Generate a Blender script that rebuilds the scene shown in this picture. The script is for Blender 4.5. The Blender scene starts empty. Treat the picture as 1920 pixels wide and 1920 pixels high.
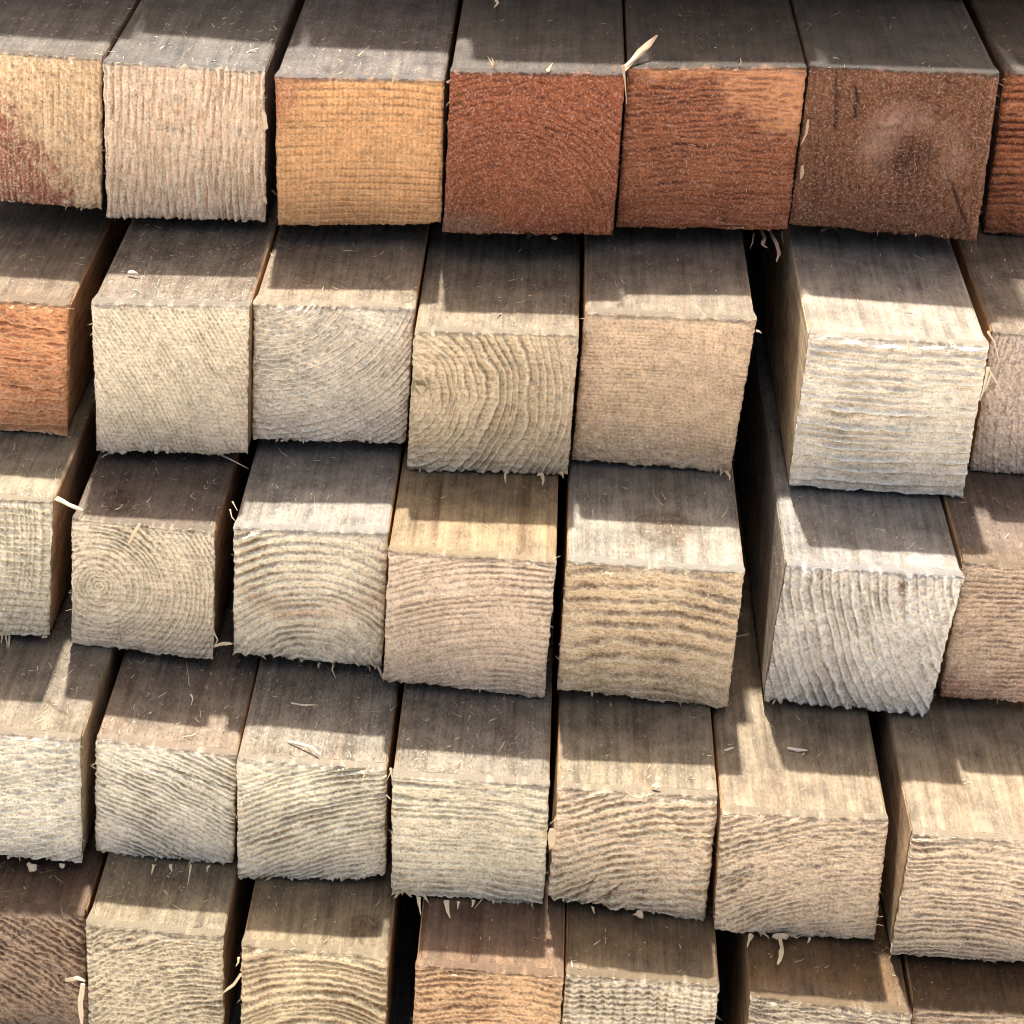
import bpy, math, random
import numpy as np

scene = bpy.context.scene
QUADS = {
    '1a': [[0.13197, -0.22794, -0.00054], [0.17462, -0.22782, -0.00054], [0.17357, -0.22782, -0.04473], [0.13092, -0.22794, -0.04472]],
    '1b': [[0.17578, -0.23248, 0.00024], [0.2205, -0.23072, -4e-05], [0.22089, -0.2307, -0.04439], [0.17591, -0.23248, -0.04602]],
    '1c': [[0.22337, -0.23241, -0.00082], [0.27002, -0.22874, 8e-05], [0.27115, -0.22865, -0.0425], [0.22459, -0.23232, -0.04464]],
    '1d': [[0.27177, -0.23148, 0.00367], [0.31996, -0.22854, 0.00523], [0.32031, -0.22852, -0.04254], [0.27167, -0.23149, -0.04379]],
    '1e': [[0.32075, -0.22328, 0.00544], [0.37088, -0.21968, 0.00768], [0.37069, -0.21968, -0.0407], [0.32108, -0.22326, -0.04211]],
    '1f': [[0.37154, -0.21987, 0.00825], [0.4241, -0.22072, 0.00976], [0.42517, -0.22073, -0.03978], [0.37109, -0.21986, -0.03898]],
    '1g': [[0.43119, -0.1926, 0.00154], [0.47384, -0.1926, 0.00154], [0.47516, -0.1926, -0.0479], [0.43251, -0.1926, -0.0479]],
    '2a': [[0.1313, -0.27994, -0.05251], [0.17398, -0.27996, -0.05264], [0.17231, -0.27996, -0.09138], [0.12963, -0.27993, -0.09125]],
    '2b': [[0.18119, -0.28576, -0.04886], [0.22296, -0.28286, -0.04788], [0.22285, -0.28289, -0.09212], [0.18179, -0.28572, -0.09337]],
    '2c': [[0.22336, -0.27655, -0.05017], [0.26679, -0.27449, -0.04919], [0.26571, -0.27454, -0.09039], [0.22325, -0.27654, -0.091]],
    '2d': [[0.26729, -0.28258, -0.05218], [0.3114, -0.2806, -0.05116], [0.31132, -0.28061, -0.09344], [0.26685, -0.2826, -0.09401]],
    '2e': [[0.31271, -0.27309, -0.04779], [0.35891, -0.27361, -0.04648], [0.35679, -0.27358, -0.09335], [0.31225, -0.27308, -0.09235]],
    '2f': [[0.37251, -0.28255, -0.04563], [0.42038, -0.28303, -0.04542], [0.42026, -0.28302, -0.09144], [0.37213, -0.28254, -0.09141]],
    '2g': [[0.42434, -0.26647, -0.0486], [0.46699, -0.26647, -0.0486], [0.46724, -0.26647, -0.09124], [0.42459, -0.26647, -0.09124]],
    '3a': [[0.13352, -0.31969, -0.09146], [0.1762, -0.31969, -0.09148], [0.17409, -0.31969, -0.13281], [0.13141, -0.31969, -0.13278]],
    '3b': [[0.18113, -0.31983, -0.09581], [0.21911, -0.32169, -0.09596], [0.21848, -0.32166, -0.13548], [0.17995, -0.31978, -0.13434]],
    '3c': [[0.22391, -0.32102, -0.0947], [0.26457, -0.32103, -0.09342], [0.26422, -0.32103, -0.13456], [0.22401, -0.32102, -0.13342]],
    '3d': [[0.26517, -0.32845, -0.09435], [0.30875, -0.32969, -0.09388], [0.30825, -0.32968, -0.13534], [0.26507, -0.32845, -0.13406]],
    '3e': [[0.31153, -0.32791, -0.09436], [0.35778, -0.32904, -0.09343], [0.35708, -0.32902, -0.13519], [0.31159, -0.32791, -0.13383]],
    '3f': [[0.36861, -0.32529, -0.09268], [0.41461, -0.32658, -0.09217], [0.41129, -0.32649, -0.13538], [0.36716, -0.32525, -0.13449]],
    '3g': [[0.41543, -0.31998, -0.09154], [0.4581, -0.31997, -0.09154], [0.45761, -0.31997, -0.13299], [0.41494, -0.31998, -0.13299]],
    '4a': [[0.14784, -0.36424, -0.13472], [0.19086, -0.36424, -0.13472], [0.19064, -0.36633, -0.17163], [0.1478, -0.36633, -0.17163]],
    '4b': [[0.19382, -0.36005, -0.13729], [0.23012, -0.36164, -0.13862], [0.22994, -0.36373, -0.171], [0.1933, -0.36212, -0.17117]],
    '4c': [[0.23077, -0.36559, -0.13671], [0.26895, -0.36482, -0.13751], [0.26992, -0.3669, -0.17107], [0.23144, -0.36767, -0.1722]],
    '4d': [[0.27061, -0.36936, -0.13638], [0.31034, -0.36941, -0.13598], [0.31108, -0.37148, -0.17172], [0.27176, -0.37143, -0.17115]],
    '4e': [[0.31241, -0.36918, -0.1368], [0.3529, -0.37095, -0.13514], [0.35309, -0.37303, -0.17249], [0.31211, -0.37124, -0.16996]],
    '4f': [[0.35367, -0.37499, -0.13678], [0.39569, -0.37432, -0.13637], [0.39674, -0.37635, -0.17255], [0.35507, -0.37702, -0.17249]],
    '4g': [[0.40112, -0.37955, -0.13656], [0.44414, -0.37955, -0.13656], [0.44298, -0.38158, -0.17271], [0.40014, -0.38158, -0.17271]],
    '5a': [[0.15167, -0.3848, -0.17429], [0.19475, -0.3848, -0.17429], [0.19475, -0.3848, -0.21217], [0.15167, -0.3848, -0.21217]],
    '5b': [[0.19657, -0.3926, -0.17125], [0.23121, -0.39346, -0.17161], [0.23121, -0.39346, -0.20948], [0.19657, -0.3926, -0.20912]],
    '5c': [[0.23603, -0.39548, -0.17212], [0.27292, -0.39645, -0.17253], [0.27292, -0.39645, -0.2104], [0.23603, -0.39548, -0.21]],
    '5d': [[0.28001, -0.39939, -0.17157], [0.31683, -0.40005, -0.17186], [0.31683, -0.40005, -0.20974], [0.28001, -0.39939, -0.20945]],
    '5e': [[0.31724, -0.3982, -0.17252], [0.35573, -0.39834, -0.17259], [0.35573, -0.39834, -0.21047], [0.31724, -0.3982, -0.21039]],
    '5f': [[0.36333, -0.40106, -0.17308], [0.4032, -0.40316, -0.17393], [0.4032, -0.40316, -0.2118], [0.36333, -0.40106, -0.21096]],
    '5g': [[0.40434, -0.3996, -0.17429], [0.44742, -0.3996, -0.17429], [0.44742, -0.3996, -0.21217], [0.40434, -0.3996, -0.21217]],
}
CAM_LOC = [0.29565, -0.86505, 0.20784]
CAM_AXES = [[0.997877, 0.029635, 0.057996], [-0.065116, 0.472097, 0.879139], [0.001326, 0.881048, -0.473024]]
CAM_LENS = 83.588
SLIVERS = [
    ('1d', 'stick', [[0.31923, -0.2251, 0.00561], [0.32389, -0.21725, 0.00836], [0.32856, -0.21045, 0.01151]], 0.00222),
    ('1d', 'spike', [[0.31897, -0.2296, 0.00824], [0.3199, -0.22955, 0.00403], [0.3209, -0.22949, -0.00283]], 0.00103),
    ('1d', 'spike', [[0.28353, -0.22809, 0.00445], [0.28275, -0.22677, 0.00703]], 0.00074),
    ('1d', 'spike', [[0.28353, -0.22809, 0.00445], [0.28152, -0.22545, 0.00699]], 0.00059),
    ('1d', 'spike', [[0.28364, -0.22712, 0.00446], [0.28443, -0.22852, 0.00708]], 0.00059),
    ('1d', 'spike', [[0.29829, -0.22933, 0.00493], [0.29962, -0.22655, 0.00657]], 0.00103),
    ('1d', 'spike', [[0.30992, -0.22709, 0.00531], [0.31098, -0.22625, 0.00694]], 0.00089),
    ('1d', 'spike', [[0.31655, -0.22731, 0.00552], [0.31673, -0.22657, 0.00713]], 0.00089),
    ('1d', 'spike', [[0.27092, -0.23253, 0.00091], [0.27205, -0.23246, 0.00188]], 0.00088),
    ('3a', 'stick', [[0.17702, -0.31742, -0.09089], [0.18093, -0.32157, -0.09029], [0.18528, -0.32392, -0.09029]], 0.00154),
    ('4e', 'chip', [[0.31163, -0.37178, -0.14685], [0.31174, -0.37201, -0.15049], [0.31248, -0.37223, -0.15344]], 0.00257),
    ('4e', 'chip', [[0.33615, -0.36768, -0.13482], [0.33829, -0.36827, -0.13474]], 0.00202),
    ('4d', 'spike', [[0.27898, -0.37431, -0.16956], [0.27997, -0.38125, -0.16957]], 0.00123),
    ('4d', 'spike', [[0.28628, -0.3748, -0.16962], [0.28747, -0.38171, -0.16963]], 0.00151),
    ('4d', 'spike', [[0.28931, -0.3749, -0.16965], [0.28919, -0.37801, -0.16964]], 0.00096),
    ('4d', 'spike', [[0.2931, -0.37379, -0.16968], [0.29268, -0.37672, -0.16967]], 0.00096),
    ('2d', 'spike', [[0.29461, -0.28281, -0.09203], [0.29424, -0.28986, -0.09204]], 0.00132),
    ('2d', 'spike', [[0.30402, -0.28295, -0.09193], [0.3043, -0.29022, -0.09193]], 0.00147),
    ('2d', 'spike', [[0.30286, -0.28373, -0.09194], [0.30494, -0.28508, -0.09192]], 0.00103),
    ('2d', 'spike', [[0.3093, -0.28167, -0.09187], [0.30993, -0.28543, -0.09187]], 0.00103),
    ('1e', 'stick', [[0.364, -0.21204, -0.04434], [0.36456, -0.21787, -0.04432], [0.36362, -0.22294, -0.04435], [0.36469, -0.2253, -0.04432]], 0.00125),
    ('1e', 'stick', [[0.36635, -0.2118, -0.04427], [0.3677, -0.22169, -0.04423], [0.36796, -0.22903, -0.04422], [0.36675, -0.23558, -0.04426]], 0.00125),
    ('1e', 'spike', [[0.3699, -0.21227, -0.04417], [0.36977, -0.22065, -0.04417]], 0.00093),
    ('1e', 'spike', [[0.3617, -0.21398, -0.0444], [0.35972, -0.22663, -0.04446]], 0.00062),
    ('1f', 'spike', [[0.38498, -0.20689, -0.04357], [0.38658, -0.21004, -0.04357], [0.38713, -0.21417, -0.04356]], 0.00078),
    ('1f', 'spike', [[0.3815, -0.21088, -0.04359], [0.38427, -0.20787, -0.04358]], 0.00078),
    ('4f', 'spike', [[0.36472, -0.37864, -0.17111], [0.36318, -0.384, -0.17108]], 0.00164),
    ('4f', 'stick', [[0.37191, -0.3777, -0.17126], [0.37206, -0.38329, -0.17127], [0.37155, -0.38675, -0.17126], [0.37052, -0.38983, -0.17124]], 0.0015),
    ('4f', 'chip', [[0.37022, -0.37836, -0.17123], [0.37431, -0.37869, -0.17132]], 0.00191),
    ('4f', 'spike', [[0.37957, -0.37801, -0.17143], [0.37884, -0.38027, -0.17141]], 0.00109),
    ('4e', 'chip', [[0.33441, -0.3737, -0.17055], [0.33714, -0.37473, -0.17056]], 0.00206),
    ('4e', 'spike', [[0.32395, -0.37238, -0.17053], [0.32437, -0.37499, -0.17053]], 0.0011),
    ('3b', 'stick', [[0.19964, -0.32224, -0.09424], [0.19789, -0.32215, -0.09777], [0.19642, -0.32208, -0.10096]], 0.00125),
    ('2b', 'spike', [[0.21528, -0.2807, -0.09395], [0.21941, -0.28398, -0.09397], [0.22373, -0.28784, -0.09398]], 0.00059),
    ('2b', 'spike', [[0.18546, -0.28331, -0.09383], [0.18328, -0.28754, -0.09382]], 0.00059),
    ('3b', 'stick', [[0.21921, -0.32269, -0.13006], [0.22151, -0.32281, -0.12881], [0.22411, -0.32293, -0.1287]], 0.00114),
    ('3b', 'spike', [[0.21892, -0.32268, -0.12541], [0.22007, -0.32274, -0.12796], [0.21921, -0.32269, -0.13006]], 0.00071),
    ('5b', 'stick', [[0.19118, -0.39367, -0.18798], [0.19433, -0.39375, -0.18697], [0.19635, -0.3938, -0.18779]], 0.00122),
    ('5b', 'stick', [[0.19564, -0.39378, -0.18872], [0.19506, -0.39377, -0.19484], [0.19512, -0.39377, -0.2027]], 0.00176),
    ('5c', 'stick', [[0.23632, -0.39749, -0.17908], [0.23445, -0.39744, -0.18267], [0.23176, -0.39737, -0.18569]], 0.00093),
    ('5c', 'spike', [[0.23563, -0.39647, -0.17472], [0.23484, -0.39645, -0.17768]], 0.0008),
    ('2f', 'spike', [[0.41888, -0.28501, -0.0403], [0.42098, -0.28503, -0.04292], [0.42333, -0.28506, -0.04896]], 0.00099),
    ('2f', 'spike', [[0.42043, -0.28503, -0.05043], [0.42051, -0.28503, -0.05466], [0.41997, -0.28502, -0.06056]], 0.00114),
    ('2f', 'spike', [[0.42062, -0.28503, -0.05073], [0.42297, -0.28505, -0.054], [0.42496, -0.28507, -0.05764]], 0.00085),
    ('2f', 'spike', [[0.41418, -0.28446, -0.05775], [0.4189, -0.28451, -0.05866]], 0.001),
    ('2f', 'spike', [[0.42156, -0.28504, -0.05222], [0.42086, -0.28503, -0.057], [0.41856, -0.28501, -0.06067]], 0.00071),
    ('2f', 'stick', [[0.39731, -0.28399, -0.04291], [0.39883, -0.28401, -0.04574], [0.39918, -0.28401, -0.04929]], 0.00071),
    ('1b', 'chip', [[0.22029, -0.23193, -0.01009], [0.22124, -0.23189, -0.01672]], 0.00178),
    ('1b', 'chip', [[0.22051, -0.23192, -0.03604], [0.22143, -0.23188, -0.03824]], 0.00121),
    ('4a', 'chip', [[0.1767, -0.36695, -0.17229], [0.17962, -0.3703, -0.17229]], 0.00236),
    ('4a', 'chip', [[0.18487, -0.36607, -0.17229], [0.1864, -0.3682, -0.17229]], 0.00167),
    ('4b', 'spike', [[0.20973, -0.36807, -0.16938], [0.20985, -0.37216, -0.16938]], 0.00083),
    ('4b', 'spike', [[0.21925, -0.36691, -0.16948], [0.21971, -0.37548, -0.16949]], 0.00055),
    ('4b', 'spike', [[0.21408, -0.36754, -0.16943], [0.21498, -0.37063, -0.16944]], 0.00111),
    ('4b', 'spike', [[0.22395, -0.3668, -0.16953], [0.22379, -0.36956, -0.16953]], 0.00097),
    ('3a', 'spike', [[0.1622, -0.31938, -0.13272], [0.16425, -0.32683, -0.13272]], 0.00058),
    ('3a', 'spike', [[0.16344, -0.31978, -0.13272], [0.16492, -0.32729, -0.13272]], 0.00058),
    ('3a', 'spike', [[0.16136, -0.31949, -0.13272], [0.16202, -0.32383, -0.13272]], 0.00072),
    ('3c', 'spike', [[0.25107, -0.31901, -0.13513], [0.2524, -0.32691, -0.13516]], 0.00072),
    ('3c', 'spike', [[0.24737, -0.31959, -0.13505], [0.24735, -0.32231, -0.13505]], 0.00101),
    ('3c', 'spike', [[0.2603, -0.31866, -0.13533], [0.26113, -0.32179, -0.13534]], 0.00101),
    ('2d', 'chip', [[0.26812, -0.28415, -0.06716], [0.27016, -0.28406, -0.06786], [0.27106, -0.28402, -0.06877]], 0.00187),
    (None, 'chip', [[0.187, -0.26505, -0.04752], [0.19047, -0.26656, -0.04744]], 0.00218),
    (None, 'stick', [[0.37219, -0.34496, -0.1358], [0.37743, -0.34567, -0.13574]], 0.00097),
    (None, 'stick', [[0.35559, -0.34789, -0.13596], [0.35817, -0.34639, -0.13593]], 0.00069),
    ('4c', 'stick', [[0.24282, -0.35591, -0.13656], [0.24891, -0.3591, -0.13559], [0.25163, -0.36161, -0.13614]], 0.0011),
    ('4c', 'spike', [[0.26453, -0.3662, -0.13544], [0.26352, -0.36635, -0.1377], [0.26282, -0.36656, -0.14089]], 0.00081),
    ('4c', 'spike', [[0.27036, -0.36611, -0.13603], [0.26926, -0.36632, -0.13924]], 0.00054),
    ('4c', 'stick', [[0.2418, -0.33958, -0.13544], [0.24883, -0.33954, -0.13559]], 0.00056),
    ('4b', 'spike', [[0.21472, -0.33522, -0.13766], [0.21621, -0.34418, -0.13511]], 0.00071),
    ('1e', 'spike', [[0.3517, -0.21941, 0.00722], [0.35165, -0.22086, 0.00982]], 0.00074),
    ('1c', 'spike', [[0.24468, -0.2115, -1e-05], [0.24761, -0.20938, 0.00265]], 0.00091),
    ('1c', 'spike', [[0.25634, -0.23102, 0.00203], [0.25558, -0.23108, -0.00136]], 0.00074),
    ('top', 'spike', [[0.28097, -0.16607, 0.00697], [0.28173, -0.17829, 0.007]], 0.00159),
    ('2e', 'spike', [[0.3591, -0.27461, -0.04885], [0.36061, -0.27463, -0.04952]], 0.00086),
    ('3f', 'spike', [[0.365, -0.29205, -0.13367], [0.36054, -0.29426, -0.13371]], 0.0006),
    ('1d', 'spike', [[0.29641, -0.21345, -0.04951], [0.29605, -0.2177, -0.04952]], 0.0014),
    ('1d', 'chip', [[0.30305, -0.22266, -0.04607], [0.304, -0.22505, -0.04604]], 0.00185),
    ('2e', 'chip', [[0.31489, -0.27084, -0.09229], [0.31758, -0.27385, -0.09224]], 0.00149),
    ('2e', 'chip', [[0.32683, -0.27157, -0.09205], [0.33008, -0.27385, -0.09199]], 0.00149),
    ('2e', 'spike', [[0.35529, -0.27515, -0.09148], [0.35591, -0.28057, -0.09147]], 0.00119),
    ('2e', 'spike', [[0.35386, -0.274, -0.09151], [0.35335, -0.27858, -0.09152]], 0.00089),
    ('1f', 'stick', [[0.37237, -0.22108, -0.02028], [0.3724, -0.22108, -0.02444]], 0.00136),
    ('1f', 'stick', [[0.37259, -0.22109, -0.00665], [0.37247, -0.22108, -0.01074], [0.37138, -0.22107, -0.0143]], 0.0009),
    ('4d', 'spike', [[0.27028, -0.37015, -0.13294], [0.27082, -0.37036, -0.13632]], 0.00067),
    ('3c', 'spike', [[0.22336, -0.32222, -0.08822], [0.22504, -0.32222, -0.09205]], 0.00055),
    ('3c', 'spike', [[0.22391, -0.32222, -0.08582], [0.2253, -0.32222, -0.08855]], 0.00055),
]

# ------------------------------------------------------------------ camera
cam = bpy.data.cameras.new('camera')
cam.lens = CAM_LENS
cam.sensor_width = 36.0
cam.clip_start = 0.01
cam.clip_end = 2000.0
cam_ob = bpy.data.objects.new('camera', cam)
scene.collection.objects.link(cam_ob)
from mathutils import Matrix, Vector
_r, _f, _u = Vector(CAM_AXES[0]), Vector(CAM_AXES[2]), Vector(CAM_AXES[1])
_m = Matrix((_r, _u, -_f)).transposed().to_4x4()
_m.translation = Vector(CAM_LOC)
cam_ob.matrix_world = _m
scene.camera = cam_ob

# ------------------------------------------------------------------ light
SUN_DIR = Vector((0.05, -0.675, -1.0)).normalized()      # the way the light travels: from behind the stack, steeply down
SUN_ELEV = math.asin(-SUN_DIR.z)
SUN_ROT = math.atan2(-SUN_DIR.x, -SUN_DIR.y)
world = bpy.data.worlds.new('World')
scene.world = world
world.use_nodes = True
nt = world.node_tree
nt.nodes.clear()
sky = nt.nodes.new('ShaderNodeTexSky')
sky.sky_type = 'NISHITA'
sky.sun_disc = False
sky.sun_elevation = SUN_ELEV
sky.sun_rotation = SUN_ROT
sky.air_density = 0.6
sky.dust_density = 7.0
sky.ozone_density = 0.3
bg = nt.nodes.new('ShaderNodeBackground')
bg.inputs['Strength'].default_value = 0.085
wo = nt.nodes.new('ShaderNodeOutputWorld')
nt.links.new(sky.outputs[0], bg.inputs['Color'])
nt.links.new(bg.outputs[0], wo.inputs['Surface'])

sun = bpy.data.lights.new('sun', 'SUN')
sun.energy = 3.5
sun.angle = math.radians(1.6)
sun.color = (1.0, 0.98, 0.96)
sun_ob = bpy.data.objects.new('sun', sun)
scene.collection.objects.link(sun_ob)
sun_ob.rotation_euler = SUN_DIR.to_track_quat('-Z', 'Y').to_euler()

scene.view_settings.view_transform = 'Standard'
scene.view_settings.look = 'None'
scene.view_settings.gamma = 1.0
scene.view_settings.exposure = 2.15
scene.cycles.filter_width = 0.9

# ------------------------------------------------------------------ small maths
def lin(c):
    c = np.array(c, float) / 255.0
    return np.where(c <= 0.04045, c / 12.92, ((c + 0.055) / 1.055) ** 2.4)

def albedo(c, k=0.8):
    v = lin(c) * k
    return (float(v[0]), float(v[1]), float(v[2]), 1.0)

def grey(c, k):
    m = 0.35 * c[0] + 0.45 * c[1] + 0.2 * c[2]
    return tuple(x + (m - x) * k for x in c)

def brown(a):
    return (a[0] * 1.03, a[1] * 0.93, a[2] * 0.85, 1.0)

def cream(a):
    return (min(a[0], 0.86), min(a[1] * 1.015, 0.8), min(a[2] * 1.02, 0.72), 1.0)

def _hash(ix, iy, seed):
    h = (ix.astype(np.int64) * 374761393 + iy.astype(np.int64) * 668265263 + seed * 982451653) & 0xFFFFFFFF
    h = ((h ^ (h >> 13)) * 1274126177) & 0xFFFFFFFF
    h = h ^ (h >> 16)
    return (h & 0xFFFFFF) / float(0xFFFFFF)

def noise(x, y, seed=0):
    """smooth value noise, -1..1"""
    x, y = np.broadcast_arrays(np.asarray(x, float), np.asarray(y, float))
    ix, iy = np.floor(x).astype(np.int64), np.floor(y).astype(np.int64)
    fx, fy = x - ix, y - iy
    sx, sy = fx * fx * (3 - 2 * fx), fy * fy * (3 - 2 * fy)
    a, b = _hash(ix, iy, seed), _hash(ix + 1, iy, seed)
    c, d = _hash(ix, iy + 1, seed), _hash(ix + 1, iy + 1, seed)
    return ((a + (b - a) * sx) * (1 - sy) + (c + (d - c) * sx) * sy) * 2 - 1

def fbm(x, y, seed=0, n=3):
    t, amp, s = 0, 1.0, 0
    for i in range(n):
        t = t + amp * noise(x * 2 ** i + 17.3 * i, y * 2 ** i - 9.1 * i, seed + 31 * i)
        s += amp
        amp *= 0.5
    return t / s

# ------------------------------------------------------------------ materials
class Nodes:
    def __init__(self, name):
        self.m = bpy.data.materials.new(name)
        self.m.use_nodes = True
        self.t = self.m.node_tree
        self.t.nodes.clear()
        self.out = self.t.nodes.new('ShaderNodeOutputMaterial')
        self.b = self.t.nodes.new('ShaderNodeBsdfPrincipled')
        self.t.links.new(self.b.outputs[0], self.out.inputs[0])
    def n(self, kind, **kw):
        o = self.t.nodes.new(kind)
        for k, v in kw.items():
            setattr(o, k, v)
        return o
    def put(self, sock, v):
        if isinstance(v, bpy.types.NodeSocket):
            self.t.links.new(v, sock)
        else:
            sock.default_value = v
    def math(self, op, a, b=0.0, clamp=False):
        o = self.n('ShaderNodeMath', operation=op, use_clamp=clamp)
        self.put(o.inputs[0], a)
        self.put(o.inputs[1], b)
        return o.outputs[0]
    def mix(self, f, a, b, blend='MIX'):
        o = self.n('ShaderNodeMix', data_type='RGBA', blend_type=blend)
        self.put(o.inputs[0], f)
        self.put(o.inputs[6], a)
        self.put(o.inputs[7], b)
        return o.outputs[2]
    def attr(self, name):
        return self.n('ShaderNodeAttribute', attribute_name=name).outputs['Fac']
    def ramp(self, f, lo, hi):
        o = self.n('ShaderNodeMapRange')
        self.put(o.inputs[0], f)
        o.inputs[1].default_value, o.inputs[2].default_value = lo, hi
        return o.outputs[0]
    def coords(self, scale, off):
        tc = self.n('ShaderNodeTexCoord')
        mp = self.n('ShaderNodeMapping')
        mp.inputs['Scale'].default_value = scale
        mp.inputs['Location'].default_value = off
        self.t.links.new(tc.outputs['Object'], mp.inputs[0])
        return mp.outputs[0]
    def noise(self, vec, scale, detail=3.0, rough=0.55):
        o = self.n('ShaderNodeTexNoise')
        self.t.links.new(vec, o.inputs['Vector'])
        o.inputs['Scale'].default_value = scale
        o.inputs['Detail'].default_value = detail
        o.inputs['Roughness'].default_value = rough
        return o.outputs['Fac']
    def finish(self, col, rough=0.85, bump=None, strength=0.3, dist=0.0005, spec=0.15):
        self.put(self.b.inputs['Base Color'], col)
        self.b.inputs['Roughness'].default_value = rough
        self.b.inputs['Specular IOR Level'].default_value = spec
        if bump is not None:
            bp = self.n('ShaderNodeBump')
            bp.inputs['Strength'].default_value = strength
            bp.inputs['Distance'].default_value = dist
            self.t.links.new(bump, bp.inputs['Height'])
            self.t.links.new(bp.outputs[0], self.b.inputs['Normal'])
        return self.m

def end_material(name, early, late, stain, fleck, off, edge):
    """sawn end grain: ring colour with painted ridge highlights and groove shade, stained wood, pale torn fibres"""
    N = Nodes(name)
    p = N.coords((1, 1, 1), off)
    big = N.noise(p, 70.0, 3)
    fine = N.noise(p, 1500.0, 3, 0.7)
    mid = N.noise(p, 420.0, 3, 0.6)
    ring = N.attr('ring')
    st = N.attr('stain')
    c = N.mix(ring, early, late)
    c = N.mix(st, c, stain)
    lift = N.math('MULTIPLY', N.attr('ridge'), 0.6)  # paler crests paint a highlight along the ridges
    c = N.mix(lift, c, tuple(min(0.86, x * 1.35 + 0.03) for x in early[:3]) + (1.0,))
    # broad uneven tone and a fine speckle of open fibres
    tone = N.math('ADD', N.math('MULTIPLY', N.ramp(big, 0.3, 0.7), 0.22), N.math('ADD', N.math('MULTIPLY', N.ramp(mid, 0.3, 0.7), 0.40), 0.70))
    g = N.n('ShaderNodeCombineColor')
    for i in range(3):
        N.put(g.inputs[i], tone)
    c = N.mix(1.0, c, g.outputs[0], 'MULTIPLY')
    hi = N.math('MULTIPLY', N.ramp(fine, 0.53, 0.64), min(1.0, fleck + 0.2))
    pale = tuple(min(0.8, x * 1.1 + 0.13) for x in early[:3]) + (1.0,)
    c = N.mix(hi, c, pale)
    lo = N.math('MULTIPLY', N.ramp(fine, 0.46, 0.35), 0.5)
    dark = tuple(x * 0.42 for x in late[:3]) + (1.0,)
    c = N.mix(lo, c, dark)
    c = N.mix(N.attr('topedge'), c, N.mix(mid, edge, tuple(x * 0.8 for x in edge[:3]) + (1.0,)))
    return N.finish(c, 0.8, N.math('ADD', fine, mid), 0.8, 0.00045)

def beam_material(name, top, warm, side, streak, fuzz, knots, off, warm_len=0.012):
    """long faces: weathered top with grain running back along the timber, fresher sides"""
    N = Nodes(name)
    grain = N.noise(N.coords((1, 0.05, 1), off), 650.0, 4, 0.65)
    band = N.noise(N.coords((1, 0.03, 1), off), 190.0, 3, 0.6)
    blot = N.noise(N.coords((1, 0.8, 1), off), 130.0, 4, 0.6)
    fibre = N.noise(N.coords((1, 0.35, 1), off), 1600.0, 3, 0.7)
    tc = N.n('ShaderNodeTexCoord')
    sep = N.n('ShaderNodeSeparateXYZ')
    N.t.links.new(tc.outputs['Object'], sep.inputs[0])
    y = sep.outputs['Y']
    nearend = N.math('SUBTRACT', 1.0, N.math('DIVIDE', N.math('ADD', y, N.math('MULTIPLY', blot, 0.01)), warm_len + 0.005), True)  # stained end zone; its paler tone also paints in the sunlit front strip
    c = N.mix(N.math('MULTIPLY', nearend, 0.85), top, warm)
    # growth streaks running along the length
    sk = N.ramp(band, 0.51, 0.60)
    dark = tuple(x * f for x, f in zip(top[:3], (0.62, 0.52, 0.42))) + (1.0,)
    c = N.mix(N.math('MULTIPLY', sk, streak), c, dark)
    for (kx, ky, kr) in knots:
        d = N.n('ShaderNodeVectorMath', operation='DISTANCE')
        comb = N.n('ShaderNodeCombineXYZ')
        N.put(comb.inputs[0], sep.outputs['X'])
        N.put(comb.inputs[1], N.math('MULTIPLY', y, 0.75))
        N.t.links.new(comb.outputs[0], d.inputs[0])
        d.inputs[1].default_value = (kx, ky * 0.75, 0)
        dist = N.math('ADD', d.outputs['Value'], N.math('MULTIPLY', N.math('SUBTRACT', blot, 0.5), kr * 0.9))
        rings = N.math('MULTIPLY', N.math('ADD', N.math('SINE', N.math('MULTIPLY', dist, 11.0 / kr)), 1.0), 0.5)
        fall = N.ramp(dist, kr * 1.25, kr * 0.55)
        kd = (dark[0] * 0.8, dark[1] * 0.65, dark[2] * 0.5, 1.0)
        c = N.mix(N.math('MULTIPLY', fall, N.math('ADD', N.math('MULTIPLY', rings, 0.5), 0.3)), c, kd)
    # side faces keep fresher, browner wood
    geo = N.n('ShaderNodeNewGeometry')
    sn = N.n('ShaderNodeSeparateXYZ')
    N.t.links.new(geo.outputs['Normal'], sn.inputs[0])
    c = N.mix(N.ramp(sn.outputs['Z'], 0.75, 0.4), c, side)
    tone = N.math('ADD', N.math('MULTIPLY', N.ramp(grain, 0.32, 0.68), 0.60), N.math('ADD', N.math('MULTIPLY', N.ramp(blot, 0.32, 0.66), 0.60), 0.38))
    g = N.n('ShaderNodeCombineColor')
    for i in range(3):
        N.put(g.inputs[i], tone)
    c = N.mix(1.0, c, g.outputs[0], 'MULTIPLY')
    pale = tuple(min(0.75, x * 1.5 + 0.05) for x in top[:3]) + (1.0,)
    c = N.mix(N.math('MULTIPLY', N.ramp(fibre, 0.55, 0.70), 0.30 + 0.45 * fuzz), c, pale)
    c = N.mix(N.math('MULTIPLY', N.ramp(fibre, 0.45, 0.30), 0.45 + 0.4 * fuzz), c, tuple(x * 0.3 for x in top[:3]) + (1.0,))
    h = N.math('ADD', N.math('MULTIPLY', grain, 0.6), N.math('MULTIPLY', fibre, 0.5 + fuzz))
    return N.finish(c, 0.8, h, 0.7 + 0.3 * fuzz, 0.0010, 0.2)

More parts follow.
